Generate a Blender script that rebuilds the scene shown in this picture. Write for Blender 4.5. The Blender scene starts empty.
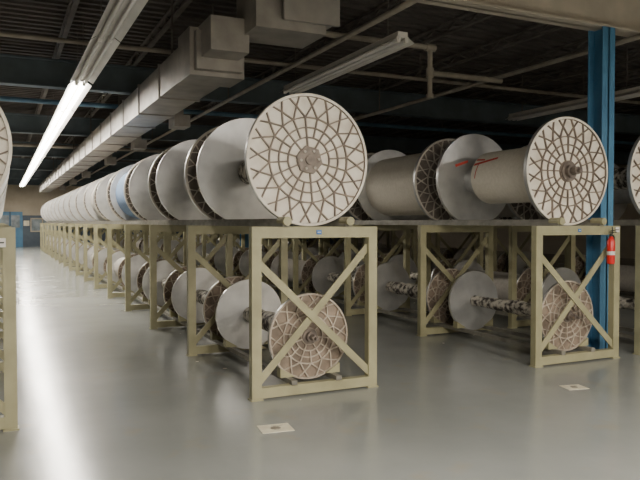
import bpy, math, random
from math import sin, cos, pi, radians
from mathutils import Vector
random.seed(4)
S=bpy.context.scene

# ---------------- materials ----------------
def mat(name,c1,c2=None,scale=6,rough=.55,metal=0.0,bump=0.0,lo=.35,hi=.65,detail=5,spec=.5,coat=0):
    m=bpy.data.materials.new(name); m.use_nodes=True
    nt=m.node_tree; b=nt.nodes['Principled BSDF']
    b.inputs['Roughness'].default_value=rough; b.inputs['Metallic'].default_value=metal
    b.inputs['Specular IOR Level'].default_value=spec; b.inputs['Coat Weight'].default_value=coat
    if c2 is None: c2=tuple(x*.8 for x in c1)
    tc=nt.nodes.new('ShaderNodeTexCoord'); n=nt.nodes.new('ShaderNodeTexNoise')
    n.inputs['Scale'].default_value=scale; n.inputs['Detail'].default_value=detail
    r=nt.nodes.new('ShaderNodeValToRGB')
    r.color_ramp.elements[0].position=lo; r.color_ramp.elements[1].position=hi
    r.color_ramp.elements[0].color=(*c1,1); r.color_ramp.elements[1].color=(*c2,1)
    nt.links.new(tc.outputs['Object'],n.inputs['Vector'])
    nt.links.new(n.outputs['Fac'],r.inputs['Fac']); nt.links.new(r.outputs['Color'],b.inputs['Base Color'])
    if bump:
        bp=nt.nodes.new('ShaderNodeBump'); bp.inputs['Strength'].default_value=bump; bp.inputs['Distance'].default_value=.01
        nt.links.new(n.outputs['Fac'],bp.inputs['Height']); nt.links.new(bp.outputs['Normal'],b.inputs['Normal'])
    return m
def emis(name,c,s):
    m=bpy.data.materials.new(name); m.use_nodes=True
    b=m.node_tree.nodes['Principled BSDF']; b.inputs['Base Color'].default_value=(*c,1)
    b.inputs['Emission Color'].default_value=(*c,1); b.inputs['Emission Strength'].default_value=s
    return m
M={}
M['panel']=mat('flange_panel_cream',(.93,.88,.78),(.74,.67,.57),7)
M['rib']=mat('flange_rib_dusty',(.27,.215,.17),(.16,.125,.10),12)
M['panel_d']=mat('flange_panel_dark',(.20,.17,.145),(.11,.095,.08),8)  # dark panel colour, mostly on beams behind the front ones
M['rib_d']=mat('flange_rib_pale',(.60,.56,.49),(.42,.38,.33),10)
M['panel_b']=mat('flange_panel_brown',(.30,.235,.18),(.16,.125,.095),8)
M['rib_b']=mat('flange_rib_brown',(.54,.47,.39),(.36,.30,.24),10)
M['silver']=mat('flange_aluminium',(.70,.70,.69),(.47,.47,.47),3,rough=.36,metal=.72)
M['alu_barrel']=mat('barrel_aluminium',(.50,.50,.50),(.36,.36,.36),5,rough=.4,metal=.6)
M['cream']=mat('yarn_cream',(.80,.75,.65),(.73,.68,.58),30,rough=.8)
M['blue']=mat('yarn_blue_grey',(.20,.30,.46),(.16,.24,.38),30,rough=.8)
M['tan']=mat('yarn_tan',(.50,.47,.42),(.43,.40,.36),30,rough=.85)
M['mottle']=mat('barrel_mottled',(.62,.58,.50),(.05,.04,.035),16,rough=.7,lo=.42,hi=.6)
M['hub']=mat('hub_steel',(.26,.22,.19),(.14,.115,.10),20,rough=.5,metal=.4)
M['rack']=mat('rack_paint_olive',(.375,.352,.215),(.30,.283,.17),5,rough=.42)
M['rail']=mat('rack_rail_worn',(.26,.25,.21),(.17,.16,.135),9,rough=.5)
M['bluecol']=mat('column_blue_paint',(.085,.24,.40),(.06,.18,.32),3,rough=.45)
M['duct']=mat('duct_galvanised',(.42,.395,.36),(.31,.29,.265),4,rough=.5,metal=.3)
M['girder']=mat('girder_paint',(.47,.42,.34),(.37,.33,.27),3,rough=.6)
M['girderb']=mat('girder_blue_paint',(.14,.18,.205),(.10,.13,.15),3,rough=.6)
M['joist']=mat('joist_dusty',(.18,.16,.145),(.12,.105,.095),4,rough=.8)
M['pipe']=mat('pipe_paint',(.40,.36,.30),(.30,.27,.22),5,rough=.5)
M['pipeb']=mat('pipe_blue',(.13,.25,.34),(.10,.19,.27),5,rough=.5)
M['fix']=mat('fixture_enamel',(.80,.77,.72),(.70,.67,.62),3,rough=.4)
M['tube_off']=mat('tube_unlit',(.80,.77,.74),(.72,.70,.68),3,rough=.25)
M['tube']=emis('tube_lit',(1,.95,.86),30)
M['wallm']=mat('wall_paint_tan',(.50,.44,.34),(.44,.38,.29),2,rough=.8)
M['wallb']=mat('wall_paint_blue',(.09,.12,.15),(.06,.08,.11),2,rough=.6)
M['glass']=mat('window_glass_dim',(.30,.35,.38),(.16,.20,.22),3,rough=.2)
M['red']=mat('extinguisher_red',(.70,.02,.02),(.6,.02,.015),5,rough=.3)
M['redmark']=mat('red_crayon',(.65,.09,.06),(.55,.07,.05),20,rough=.8)
M['white']=mat('label_white',(.80,.78,.74),(.72,.70,.66),10)
M['black']=mat('black_rubber',(.02,.02,.02),(.03,.03,.03),10)
M['bluetag']=mat('blue_tag',(.05,.16,.45),(.06,.2,.5),10)
M['stick']=mat('floor_marker_cream',(.80,.76,.60),(.68,.62,.46),14,rough=.5)
M['stickd']=mat('floor_marker_worn',(.16,.14,.11),(.35,.31,.24),25)
M['ceil']=mat('ceiling_deck',(.12,.105,.095),(.08,.07,.063),2,rough=.85)
# floor
fm=bpy.data.materials.new('painted_concrete_floor'); fm.use_nodes=True
nt=fm.node_tree; b=nt.nodes['Principled BSDF']; L=nt.links
tc=nt.nodes.new('ShaderNodeTexCoord')
n1=nt.nodes.new('ShaderNodeTexNoise'); n1.inputs['Scale'].default_value=.9; n1.inputs['Detail'].default_value=8
n2=nt.nodes.new('ShaderNodeTexNoise'); n2.inputs['Scale'].default_value=5; n2.inputs['Detail'].default_value=6
r1=nt.nodes.new('ShaderNodeValToRGB'); r1.color_ramp.elements[0].position=.3; r1.color_ramp.elements[1].position=.7
r1.color_ramp.elements[0].color=(.265,.28,.27,1); r1.color_ramp.elements[1].color=(.325,.34,.325,1)
L.new(tc.outputs['Object'],n1.inputs['Vector']); L.new(tc.outputs['Object'],n2.inputs['Vector'])
L.new(n1.outputs['Fac'],r1.inputs['Fac'])
r3=nt.nodes.new('ShaderNodeValToRGB'); r3.color_ramp.elements[0].position=.60; r3.color_ramp.elements[1].position=.85
r3.color_ramp.elements[0].color=(0,0,0,1); r3.color_ramp.elements[1].color=(.6,.6,.6,1)
n3=nt.nodes.new('ShaderNodeTexNoise'); n3.inputs['Scale'].default_value=3.1; n3.inputs['Detail'].default_value=9
L.new(tc.outputs['Object'],n3.inputs['Vector']); L.new(n3.outputs['Fac'],r3.inputs['Fac'])
mx=nt.nodes.new('ShaderNodeMixRGB'); mx.inputs['Color2'].default_value=(.36,.30,.20,1)
L.new(r3.outputs['Color'],mx.inputs['Fac']); L.new(r1.outputs['Color'],mx.inputs['Color1']); L.new(mx.outputs['Color'],b.inputs['Base Color'])
r2=nt.nodes.new('ShaderNodeMapRange'); r2.inputs['To Min'].default_value=.14; r2.inputs['To Max'].default_value=.26
L.new(n1.outputs['Fac'],r2.inputs['Value']); L.new(r2.outputs['Result'],b.inputs['Roughness'])
bp=nt.nodes.new('ShaderNodeBump'); bp.inputs['Strength'].default_value=.14; bp.inputs['Distance'].default_value=.01
L.new(n2.outputs['Fac'],bp.inputs['Height']); L.new(bp.outputs['Normal'],b.inputs['Normal'])
b.inputs['Specular IOR Level'].default_value=.75
M['floor']=fm

# ---------------- mesh builder ----------------
class B:
    def __init__(s): s.v=[];s.f=[];s.m=[];s.mats=[]
    def mi(s,k):
        if k not in s.mats: s.mats.append(k)
        return s.mats.index(k)
    def poly(s,vs,fs,k):
        o=len(s.v); s.v+= [tuple(p) for p in vs]; i=s.mi(k)
        for f in fs: s.f.append([o+a for a in f]); s.m.append(i)
    def box(s,x0,x1,y0,y1,z0,z1,k):
        vs=[(x0,y0,z0),(x1,y0,z0),(x1,y1,z0),(x0,y1,z0),(x0,y0,z1),(x1,y0,z1),(x1,y1,z1),(x0,y1,z1)]
        s.poly(vs,[(0,3,2,1),(4,5,6,7),(0,1,5,4),(1,2,6,5),(2,3,7,6),(3,0,4,7)],k)
    def bar(s,p,q,w,t,k,n=(0,1,0)):
        p=Vector(p);q=Vector(q);d=(q-p).normalized();n=Vector(n); n=(n-d*n.dot(d)).normalized(); u=d.cross(n)
        vs=[]
        for c in (p,q):
            for a,b_ in ((-1,-1),(1,-1),(1,1),(-1,1)): vs.append(c+u*a*w/2+n*b_*t/2)
        s.poly(vs,[(0,3,2,1),(4,5,6,7),(0,1,5,4),(1,2,6,5),(2,3,7,6),(3,0,4,7)],k)
    def cyl(s,p,q,r,k,n=16,r2=None):
        p=Vector(p);q=Vector(q);d=(q-p).normalized(); r2=r if r2 is None else r2
        a=Vector((0,0,1)) if abs(d.z)<.9 else Vector((1,0,0)); u=d.cross(a).normalized(); w=d.cross(u)
        vs=[p+(u*cos(2*pi*i/n)+w*sin(2*pi*i/n))*r for i in range(n)]+[q+(u*cos(2*pi*i/n)+w*sin(2*pi*i/n))*r2 for i in range(n)]
        fs=[(i,(i+1)%n,n+(i+1)%n,n+i) for i in range(n)]+[tuple(range(n))[::-1],tuple(range(n,2*n))]
        s.poly(vs,fs,k)
    def lathe(s,prof,ks,n=64):
        o=len(s.v)
        for y,r in prof:
            for i in range(n):
                a=2*pi*i/n; s.v.append((r*cos(a),y,r*sin(a)))
        for j in range(len(prof)-1):
            if ks[j] is None: continue
            mi=s.mi(ks[j])
            for i in range(n):
                s.f.append([o+j*n+i,o+j*n+(i+1)%n,o+(j+1)*n+(i+1)%n,o+(j+1)*n+i]); s.m.append(mi)
    def mesh(s,name,smooth=None):
        me=bpy.data.meshes.new(name); me.from_pydata(s.v,[],s.f)
        for k in s.mats: me.materials.append(M[k])
        me.polygons.foreach_set('material_index',s.m)
        me.update()
        import bmesh
        bm=bmesh.new(); bm.from_mesh(me); bmesh.ops.recalc_face_normals(bm,faces=bm.faces); bm.to_mesh(me); bm.free()
        if smooth:
            me.polygons.foreach_set('use_smooth',[True]*len(me.polygons)); me.set_sharp_from_angle(angle=radians(smooth))
        return me
def obj(name,me,loc=(0,0,0),parent=None,rot=None):
    o=bpy.data.objects.new(name,me); o.location=loc; S.collection.objects.link(o)
    if parent: o.parent=parent
    if rot: o.rotation_euler=rot
    return o

# ---------------- warp beams ----------------
LB=1.53
def flange(b,R,y0,dirn,br,panel,rib,hubstyle,ns,rimk=None,w=.010):
    T=.045*R/.55+.005
    Y=lambda t:y0+dirn*t
    rim=.026*R/.55
    rimk=rimk or rib
    b.lathe([(Y(.022),.03),(Y(.022),R-rim),(Y(0),R-rim*.9),(Y(0),R-.004),(Y(.004),R),(Y(T),R),(Y(T),br)],
            [panel,rib,rimk,rimk,'silver','silver'],72)
    def ring(r,k=rib,ww=w,t=.004):
        b.lathe([(Y(.023),r-ww/2),(Y(t),r-ww/2),(Y(t),r+ww/2),(Y(.023),r+ww/2)],[k]*3,60)
    rs=[.19*R,.34*R,.49*R,.64*R]
    for r in rs: ring(r)
    def rb(r1,a1,r2,a2,t=.0):
        b.bar((r1*cos(a1),Y(.013),r1*sin(a1)),(r2*cos(a2),Y(.013),r2*sin(a2)),w,.02,rib)
    for i in range(ns):
        a=2*pi*i/ns; h=pi/ns
        if i%2==0: rb(rs[0],a,rs[1],a)
        rb(rs[1],a,rs[3],a)
        # diamonds: node ring -> mid -> rim
        rb(rs[3],a,.82*R,a+h); rb(rs[3],a,.82*R,a-h)
        rb(.82*R,a+h,R-rim,a+h*1.55); rb(.82*R,a+h,R-rim,a+h*.45)
    if hubstyle=='plate':
        b.cyl((0,Y(.022),0),(0,Y(-.006),0),.12,'hub',6); b.cyl((0,Y(0),0),(0,Y(-.02),0),.04,'hub',16)
        for i in range(6):
            a=i*pi/3+.3; b.cyl((.08*cos(a),Y(0),.08*sin(a)),(.08*cos(a),Y(-.016),.08*sin(a)),.012,'rib_d',8)
    else:
        s=R/.55
        b.cyl((0,Y(.022),0),(0,Y(-.01),0),.1*s,'hub',20); b.cyl((0,Y(0),0),(0,Y(-.05),0),.065*s,'hub',20)
        b.cyl((0,Y(0),0),(0,Y(-.12),0),.04*s,'hub',16); b.cyl((0,Y(0),0),(0,Y(-.16),0),.022*s,'hub',12)
def beam_mesh(name,R,br,bm_,panel='panel',rib='rib',hub='shaft',ns=20,extra=None,steps=False,rimk=None,y2=None):
    b=B()
    flange(b,R,0,1,.1*R,panel,rib,hub,ns,rimk)
    flange(b,R,LB,-1,.1*R,panel,rib,'shaft',ns,rimk)
    T=.04
    if steps:
        prof=[];n=14
        for i in range(n+1):
            prof.append((T+(LB-2*T)*i/n, br*(1+.16*random.uniform(-1,1))))
        b.lathe(prof,[bm_]*n,28)
    elif y2:
        b.lathe([(T,br),(y2-.01,br*1.004),(y2,br-.01),(y2,.17),(LB-T,.17)],[bm_,bm_,bm_,'alu_barrel'],64)
    else:
        b.lathe([(T,br),(LB/2,br*1.004),(LB-T,br)],[bm_]*2,64)
    if extra: extra(b)
    return b.mesh(name,smooth=35)
def redmark(b):
    r=.3045
    for (y1,a1,y2,a2,w) in ((.80,2.50,1.17,2.70,.10),(1.02,2.50,1.17,2.46,.08),(1.08,2.6,1.11,3.2,.014)):
        n=8
        for i in range(n):
            ya=y1+(y2-y1)*i/n; yb=y1+(y2-y1)*(i+1)/n; aa=a1+(a2-a1)*i/n; ab=a1+(a2-a1)*(i+1)/n
            if abs(a2-a1)<.5:
                P4=[(ya,aa),(yb,ab),(yb,ab-w),(ya,aa-w)]
            else: P4=[(ya,aa),(yb,ab),(yb+w,ab),(ya+w,aa)]
            b.poly([(r*cos(q),p,r*sin(q)) for p,q in P4],[(0,1,2,3)],'redmark')
    yy=LB-.052
    b.poly([(-.30,yy,.14),(-.12,yy,.20),(-.12,yy,.23),(-.31,yy,.17)],[(0,1,2,3)],'redmark')
R1=.55;R2=.36
top={
 'thin':beam_mesh('beam_plate_hub',R1,.13,'mottle',hub='plate',rimk='panel'),
 'creamr':beam_mesh('beam_cream_marked',R1,.30,'cream',extra=redmark,rimk='panel',y2=1.2),
 'alu':beam_mesh('beam_bare_aluminium',R1,.2,'alu_barrel','panel_d','rib_d'),
 'full':beam_mesh('beam_full_tan',R1,.44,'tan','panel_d','rib_d'),
 'fullc':beam_mesh('beam_full_cream',R1,.42,'cream','panel_d','rib_d'),
 'blue':beam_mesh('beam_full_blue',R1,.46,'blue','panel_d','rib_d'),
}
low={
 'a':beam_mesh('small_beam_brown',R2,.07,'mottle','panel_b','rib_b',ns=14,steps=True),
 'b':beam_mesh('small_beam_lumpy',R2,.085,'mottle','panel_b','rib_b',ns=14,steps=True),
 'c':beam_mesh('small_beam_wound',R2,.22,'tan','panel_b','rib_b',ns=14),
}
P=1.97; Y0=4.95; RH=1.365; NB=16
CZ1=1.43+math.sqrt(R1**2-.255**2); CZ2=.135+math.sqrt(R2**2-.175**2)

def rack_mesh(c,n,name):
    b=B(); hw=.56
    for k in range(n+1):
        y=Y0+k*P
        for sx in (-1,1):
            x=c+sx*hw
            x0,x1=(x,x+.08) if sx<0 else (x-.08,x)
            b.box(x0,x1,y,y+.07,0,RH,'rack')
            b.box(x0-.01,x1+.01,y-.01,y+.08,0,.012,'rack')
        b.box(c-hw+.08,c+hw-.08,y,y+.07,RH-.09,RH,'rack')
        b.box(c-hw+.08,c+hw-.08,y,y+.07,.015,.095,'rack')
        yb=y+.02
        b.bar((c-hw+.07,yb,1.07),(c+hw-.06,yb,.13),.06,.012,'rack')
        b.bar((c+hw-.07,yb+.016,1.2),(c-hw+.06,yb+.016,.13),.06,.012,'rack')
    for k in range(n):
        for yy in (.15,.15+LB-.04):
            y=Y0+k*P+yy
            for sx in (-1,1):
                b.poly([(c+sx*.14,y-.02,.13),(c+sx*.27,y-.02,.13),(c+sx*.27,y-.02,.21),(c+sx*.14,y+.06,.13),(c+sx*.27,y+.06,.13),(c+sx*.27,y+.06,.21)],
                    [(0,1,2),(3,5,4),(0,3,4,1),(1,4,5,2),(2,5,3,0)],'rack')
    ye=Y0+n*P+.07
    for sx in (-1,1):
        b.box(c+sx*.28-.03,c+sx*.28+.03,Y0-.02,ye,RH,1.40,'rail')
        b.box(c+sx*.28-.012,c+sx*.28+.012,Y0-.02,ye,1.40,1.43,'rail')
        b.cyl((c+sx*.28,Y0-.05,1.41),(c+sx*.28,Y0+.1,1.41),.036,'rack',16)
        b.box(c+sx*.2-.025,c+sx*.2+.025,Y0,ye,.09,.13,'rail')
    return b.mesh(name,smooth=35)
rows=[-.475,2.315,5.195,6.625,9.6]
top_order={1:['thin','alu','alu','blue','alu','full','alu','alu'],2:['creamr','fullc','alu','full'],3:['thin','full','alu'],0:['thin','alu'],4:['full','alu','blue']}
for ri,c in enumerate(rows):
    rk=obj('steel_beam_rack',rack_mesh(c,NB,'steel_beam_rack'))
    for k in range(NB):
        y=Y0+.15+k*P
        o=top_order[ri]; key=o[k] if k<len(o) else random.choice(['alu','alu','alu','full','blue','full'])
        ob=obj('warp_beam',top[key],(c,y,CZ1)); ob.rotation_euler=(0,random.uniform(-.3,.3) if key not in('creamr',) else 0,0)
        lk='a' if k==0 else random.choice('abbc')
        if ri==1 and k<3: lk='b'
        obj('small_warp_beam',low[lk],(c,y,CZ2),rot=(0,random.uniform(-.4,.4),0))

# tags on racks
def tag(x,z,w,h,k,name='rack_tag',y=Y0-.001):
    b=B(); b.box(x-w/2,x+w/2,y-.004,y,z-h/2,z+h/2,k); b.box(x-w*.3,x+w*.3,y-.006,y-.004,z-h*.08,z+h*.08,'white' if k!='white' else 'black'); obj(name,b.mesh(name))
tag(2.33,RH-.045,.045,.035,'bluetag'); tag(5.19,RH-.045,.04,.03,'bluetag'); tag(5.715,RH-.04,.05,.05,'white'); tag(6.11,RH-.04,.05,.04,'white')
tag(-.0,RH-.1,.05,.06,'white')

# ---------------- room ----------------
X0,X1,YA,YB,H=-9,22,-8,42,4.1
b=B(); b.box(X0,X1,YA,YB,-.1,0,'floor'); obj('floor',b.mesh('floor'))
b=B(); b.box(X0,X1,YA,YB,H,H+.1,'ceil')
y=YA+.05
while y<YB-.2:
    b.box(X0,X1,y,y+.08,H-.04,H,'ceil'); y+=.2
obj('ceiling',b.mesh('ceiling'))
def wall(name,x0,x1,y0,y1): 
    b=B(); b.box(x0,x1,y0,y1,0,H,'wallm'); obj(name,b.mesh(name))
wall('wall_back',X0,X1,YB,YB+.2); wall('wall_front',X0,X1,YA-.2,YA); wall('wall_left',X0-.2,X0,YA,YB); wall('wall_right',X1,X1+.2,YA,YB)
b=B(); b.box(X0,X1,YB-.02,YB,0,1.8,'wallb'); obj('trim_1',b.mesh('trim_1'))
b=B(); b.box(-.2,1.1,YB-.08,YB-.02,0,2.0,'bluecol'); b.box(-.05,.4,YB-.1,YB-.08,1.1,1.8,'glass'); b.box(.5,.95,YB-.1,YB-.08,1.1,1.8,'glass')
b.box(.43,.47,YB-.1,YB-.08,0,2.0,'black'); obj('door_1',b.mesh('door_1'))
for i,x in enumerate((1.5,-2.4)):
    b=B(); b.box(x,x+1.3,YB-.06,YB-.02,.9,1.6,'glass')
    for t in (0,.62,1.24): b.box(x+t,x+t+.06,YB-.09,YB-.02,.85,1.65,'wallm')
    b.box(x,x+1.3,YB-.09,YB-.02,.85,.92,'wallm'); b.box(x,x+1.3,YB-.09,YB-.02,1.58,1.65,'wallm')
    obj('window_%d'%(i+1),b.mesh('w'))
b=B(); b.box(1.15,1.45,YB-.04,YB-.02,1.2,1.5,'stick'); obj('wall_notice',b.mesh('n'))

def girder(y,k):
    b=B(); z0,z1=3.47,3.9
    b.box(X0,X1,y-.1,y+.1,z0,z0+.025,k); b.box(X0,X1,y-.1,y+.1,z1-.025,z1,k); b.box(X0,X1,y-.012,y+.012,z0,z1,k)
    obj('ceiling_girder',b.mesh('ceiling_girder'))
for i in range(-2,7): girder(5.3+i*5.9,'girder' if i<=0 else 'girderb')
b=B()
x=X0+.6
while x<X1:
    b.box(x-.03,x+.03,YA,YB,3.9,3.93,'joist'); b.box(x-.03,x+.03,YA,YB,4.03,4.06,'joist')
    yy=YA
    if -4<x<13:
        while yy<YB-.6:
            b.bar((x,yy,3.93),(x,yy+.25,4.04),.02,.02,'joist',n=(1,0,0)); b.bar((x,yy+.25,4.04),(x,yy+.5,3.93),.02,.02,'joist',n=(1,0,0)); yy+=.5
    x+=1.15
obj('bar_joists',b.mesh('bar_joists'))

for y in (5.3,17.1,28.9):
    b=B(); c=5.85
    b.box(c-.09,c+.09,y-.1,y-.085,0,3.47,'bluecol'); b.box(c-.09,c+.09,y+.085,y+.1,0,3.47,'bluecol'); b.box(c-.01,c+.01,y-.1,y+.1,0,3.47,'bluecol')
    b.box(c-.1,c+.1,y-.13,y+.13,0,.02,'bluecol')
    obj('steel_column',b.mesh('steel_column'))
b=B(); 
b.lathe([(0,.001),(0,.05),(.02,.058),(.30,.058),(.35,.035),(.37,.02),(.37,.001)],['red']*6,24)
b.lathe([(.12,.0595),(.17,.0595)],['white'],24)
b.lathe([(.37,.001),(.37,.018),(.41,.018),(.41,.001)],['black']*3,12)
b.bar((0,.42,-.02),(.01,.43,.09),.02,.012,'black'); b.bar((0,.44,-.02),(.01,.46,.09),.02,.01,'black')
b.cyl((.02,.39,0),(.07,.36,0),.009,'black',8); b.cyl((.07,.36,0),(.072,.12,0),.009,'black',8)
b.box(-.008,.008,.40,.50,.02,.026,'black')
fe=obj('fire_extinguisher',b.mesh('fe',smooth=40),(5.575,4.905,.98),rot=(pi/2,0,0)); fe.scale=(.68,.75,.68)

# ---------------- duct ----------------
b=B()
b.box(1.85,2.35,6.9,39,3.0,3.4,'duct')
y=7.3
while y<39:
    b.box(1.83,2.37,y,y+.03,2.98,3.42,'duct'); y+=1.4
b.box(1.8,2.40,7.0,7.5,2.95,3.45,'duct')
b.box(2.25,3.0,6.2,6.8,3.30,3.85,'duct'); b.box(2.52,3.08,6.12,6.6,3.40,3.88,'duct'); b.box(1.9,2.3,6.55,7.1,3.12,3.46,'duct')
b.box(2.5,3.1,6.09,6.13,3.37,3.89,'duct')
for y in (10.5,14,18,23.5,28,33):
    b.box(2.35,2.6,y,y+.35,3.05,3.35,'duct'); b.box(2.45,2.7,y-.03,y+.38,2.9,3.08,'duct')
for y in range(8,39,4):
    b.box(1.84,1.86,y,y+.02,3.4,4.05,'joist'); b.box(2.34,2.36,y,y+.02,3.4,4.05,'joist')
obj('air_duct',b.mesh('air_duct'))

# ---------------- pipes ----------------
def pipe(name,pts,r,k):
    b=B()
    for p,q in zip(pts,pts[1:]): b.cyl(p,q,r,k,12)
    x0,y0,z0=pts[0]; x1,y1,z1=pts[-1]
    n=8
    for i in range(1,n):
        t=i/n; b.box(x0+(x1-x0)*t-.008,x0+(x1-x0)*t+.008,y0+(y1-y0)*t-.008,y0+(y1-y0)*t+.008,z0,4.06,'joist')
    obj(name,b.mesh(name,smooth=40))
b=B()
for p,q,r in (((3.25,7.2,3.62),(4.95,7.2,3.62),.035),((4.95,7.2,3.62),(4.95,7.2,3.0),.032),((4.95,7.2,3.30),(6.1,7.2,3.30),.035)): b.cyl(p,q,r,'pipe',12)
b.cyl((4.88,7.2,3.62),(5.02,7.2,3.62),.05,'pipe',12); b.cyl((4.95,7.2,3.24),(4.95,7.2,3.36),.05,'pipe',12); b.cyl((4.95,7.2,2.98),(4.95,7.2,3.03),.05,'pipe',12)
obj('conduit_pipe',b.mesh('conduit_pipe',smooth=40))
pipe('sprinkler_pipe',[(-8,9.0,3.66),(20,9.0,3.66)],.03,'pipe')
pipe('sprinkler_pipe',[(3.42,YA+.1,3.42),(3.42,YB-.1,3.42)],.03,'pipe')
pipe('sprinkler_pipe',[(-.4,YA+.1,3.43),(-.4,YB-.1,3.43)],.03,'pipeb')
pipe('sprinkler_pipe',[(-8,13.3,3.6),(20,13.3,3.6)],.045,'pipeb')
pipe('sprinkler_pipe',[(6.3,YA+.1,3.42),(6.3,YB-.1,3.42)],.03,'pipe')
pipe('sprinkler_pipe',[(-8,21,3.6),(20,21,3.6)],.05,'pipe')

# ---------------- fluorescent fixtures ----------------
def fixture(x,y0,y1,z,lit,power=0):
    b=B()
    n=max(1,round((y1-y0)/2.44)); s=(y1-y0)/n
    for i in range(n):
        a=y0+i*s; e=a+s-.03
        b.box(x-.06,x+.06,a,e,z+.05,z+.11,'fix')
        b.poly([(x-.06,a,z+.06),(x-.15,a,z+.0),(x-.15,e,z+.0),(x-.06,e,z+.06)],[(0,1,2,3)],'fix')
        b.poly([(x+.06,a,z+.06),(x+.15,a,z+.0),(x+.15,e,z+.0),(x+.06,e,z+.06)],[(0,1,2,3)],'fix')
        for sx in(-1,1):
            b.cyl((x+sx*.05,a+.04,z+.018),(x+sx*.05,e-.04,z+.018),.024,'tube' if lit else 'tube_off',8)
            for q in (a,e-.04): b.box(x+sx*.05-.02,x+sx*.05+.02,q,q+.04,z-.005,z+.06,'fix')
        b.box(x-.006,x+.006,a+.3,a+.312,z+.1,4.08,'joist'); b.box(x-.006,x+.006,e-.3,e-.288,z+.1,4.08,'joist')
    o=obj('fluorescent_fixture',b.mesh('fluorescent_fixture'))
    if lit and power:
        ln=y1-y0; m=max(1,round(ln/8)); sg=ln/m
        for i in range(m):
            l=bpy.data.lights.new('tube_glow','AREA'); l.shape='RECTANGLE'; l.size=.2; l.size_y=sg; l.energy=power*sg; l.color=(1,.93,.82)
            lo=bpy.data.objects.new('tube_glow',l); S.collection.objects.link(lo); lo.parent=o; lo.location=(x,y0+sg*(i+.5),z-.02)
fixture(1.01,2.6,9.8,3.3,False)
fixture(1.01,9.9,39.4,3.3,True,34)
fixture(3.85,6.1,9.3,3.3,False)
fixture(8.6,7.0,9.9,3.3,False)
fixture(1.01,-7,1.0,3.3,True,88)
fixture(3.85,-7,0.5,3.3,True,75)
fixture(8.6,-7,1.0,3.3,True,45)
fixture(8.4,26,36,3.3,True,12)
fixture(-4.5,10,20,3.3,True,8)

# ---------------- floor markers ----------------
def marker(x,y,w,r):
    b=B(); b.box(-w/2,w/2,-w/2*.8,w/2*.8,0,.003,'stick')
    b.cyl((0,0,.003),(0,0,.004),w*.17,'stickd',9); b.box(-w*.1,w*.28,w*.2,w*.23,.003,.004,'stickd')
    obj('floor_marker',b.mesh('floor_marker'),(x,y,0),rot=(0,0,r))
marker(1.67,4.24,.22,-.12); marker(4.38,4.22,.19,-.2)
b=B()
for i in range(60):
    x=random.choice(rows[:4])+random.uniform(-.6,.6); y=random.uniform(4.6,12); s=random.uniform(.008,.03)
    a=random.uniform(0,6)
    pts=[(x+s*random.uniform(.5,1)*cos(a+t),y+s*random.uniform(.5,1)*sin(a+t),.002+.0005*(i%3)) for t in (0,1.2,2.5,3.7,5)]
    b.poly(pts,[(0,1,2,3,4)],'cream')
obj('lint_scraps',b.mesh('lint_scraps'))

# ---------------- world + camera ----------------
w=bpy.data.worlds.new('World'); S.world=w; w.use_nodes=True
w.node_tree.nodes['Background'].inputs[0].default_value=(.02,.02,.02,1)
cam=bpy.data.cameras.new('camera'); cam.sensor_width=36; cam.lens=674/640*36; cam.clip_end=200
co=bpy.data.objects.new('camera',cam); S.collection.objects.link(co); co.location=(0,0,1.4)
co.rotation_euler=(radians(90-1.5),0,radians(-25.3)); S.camera=co
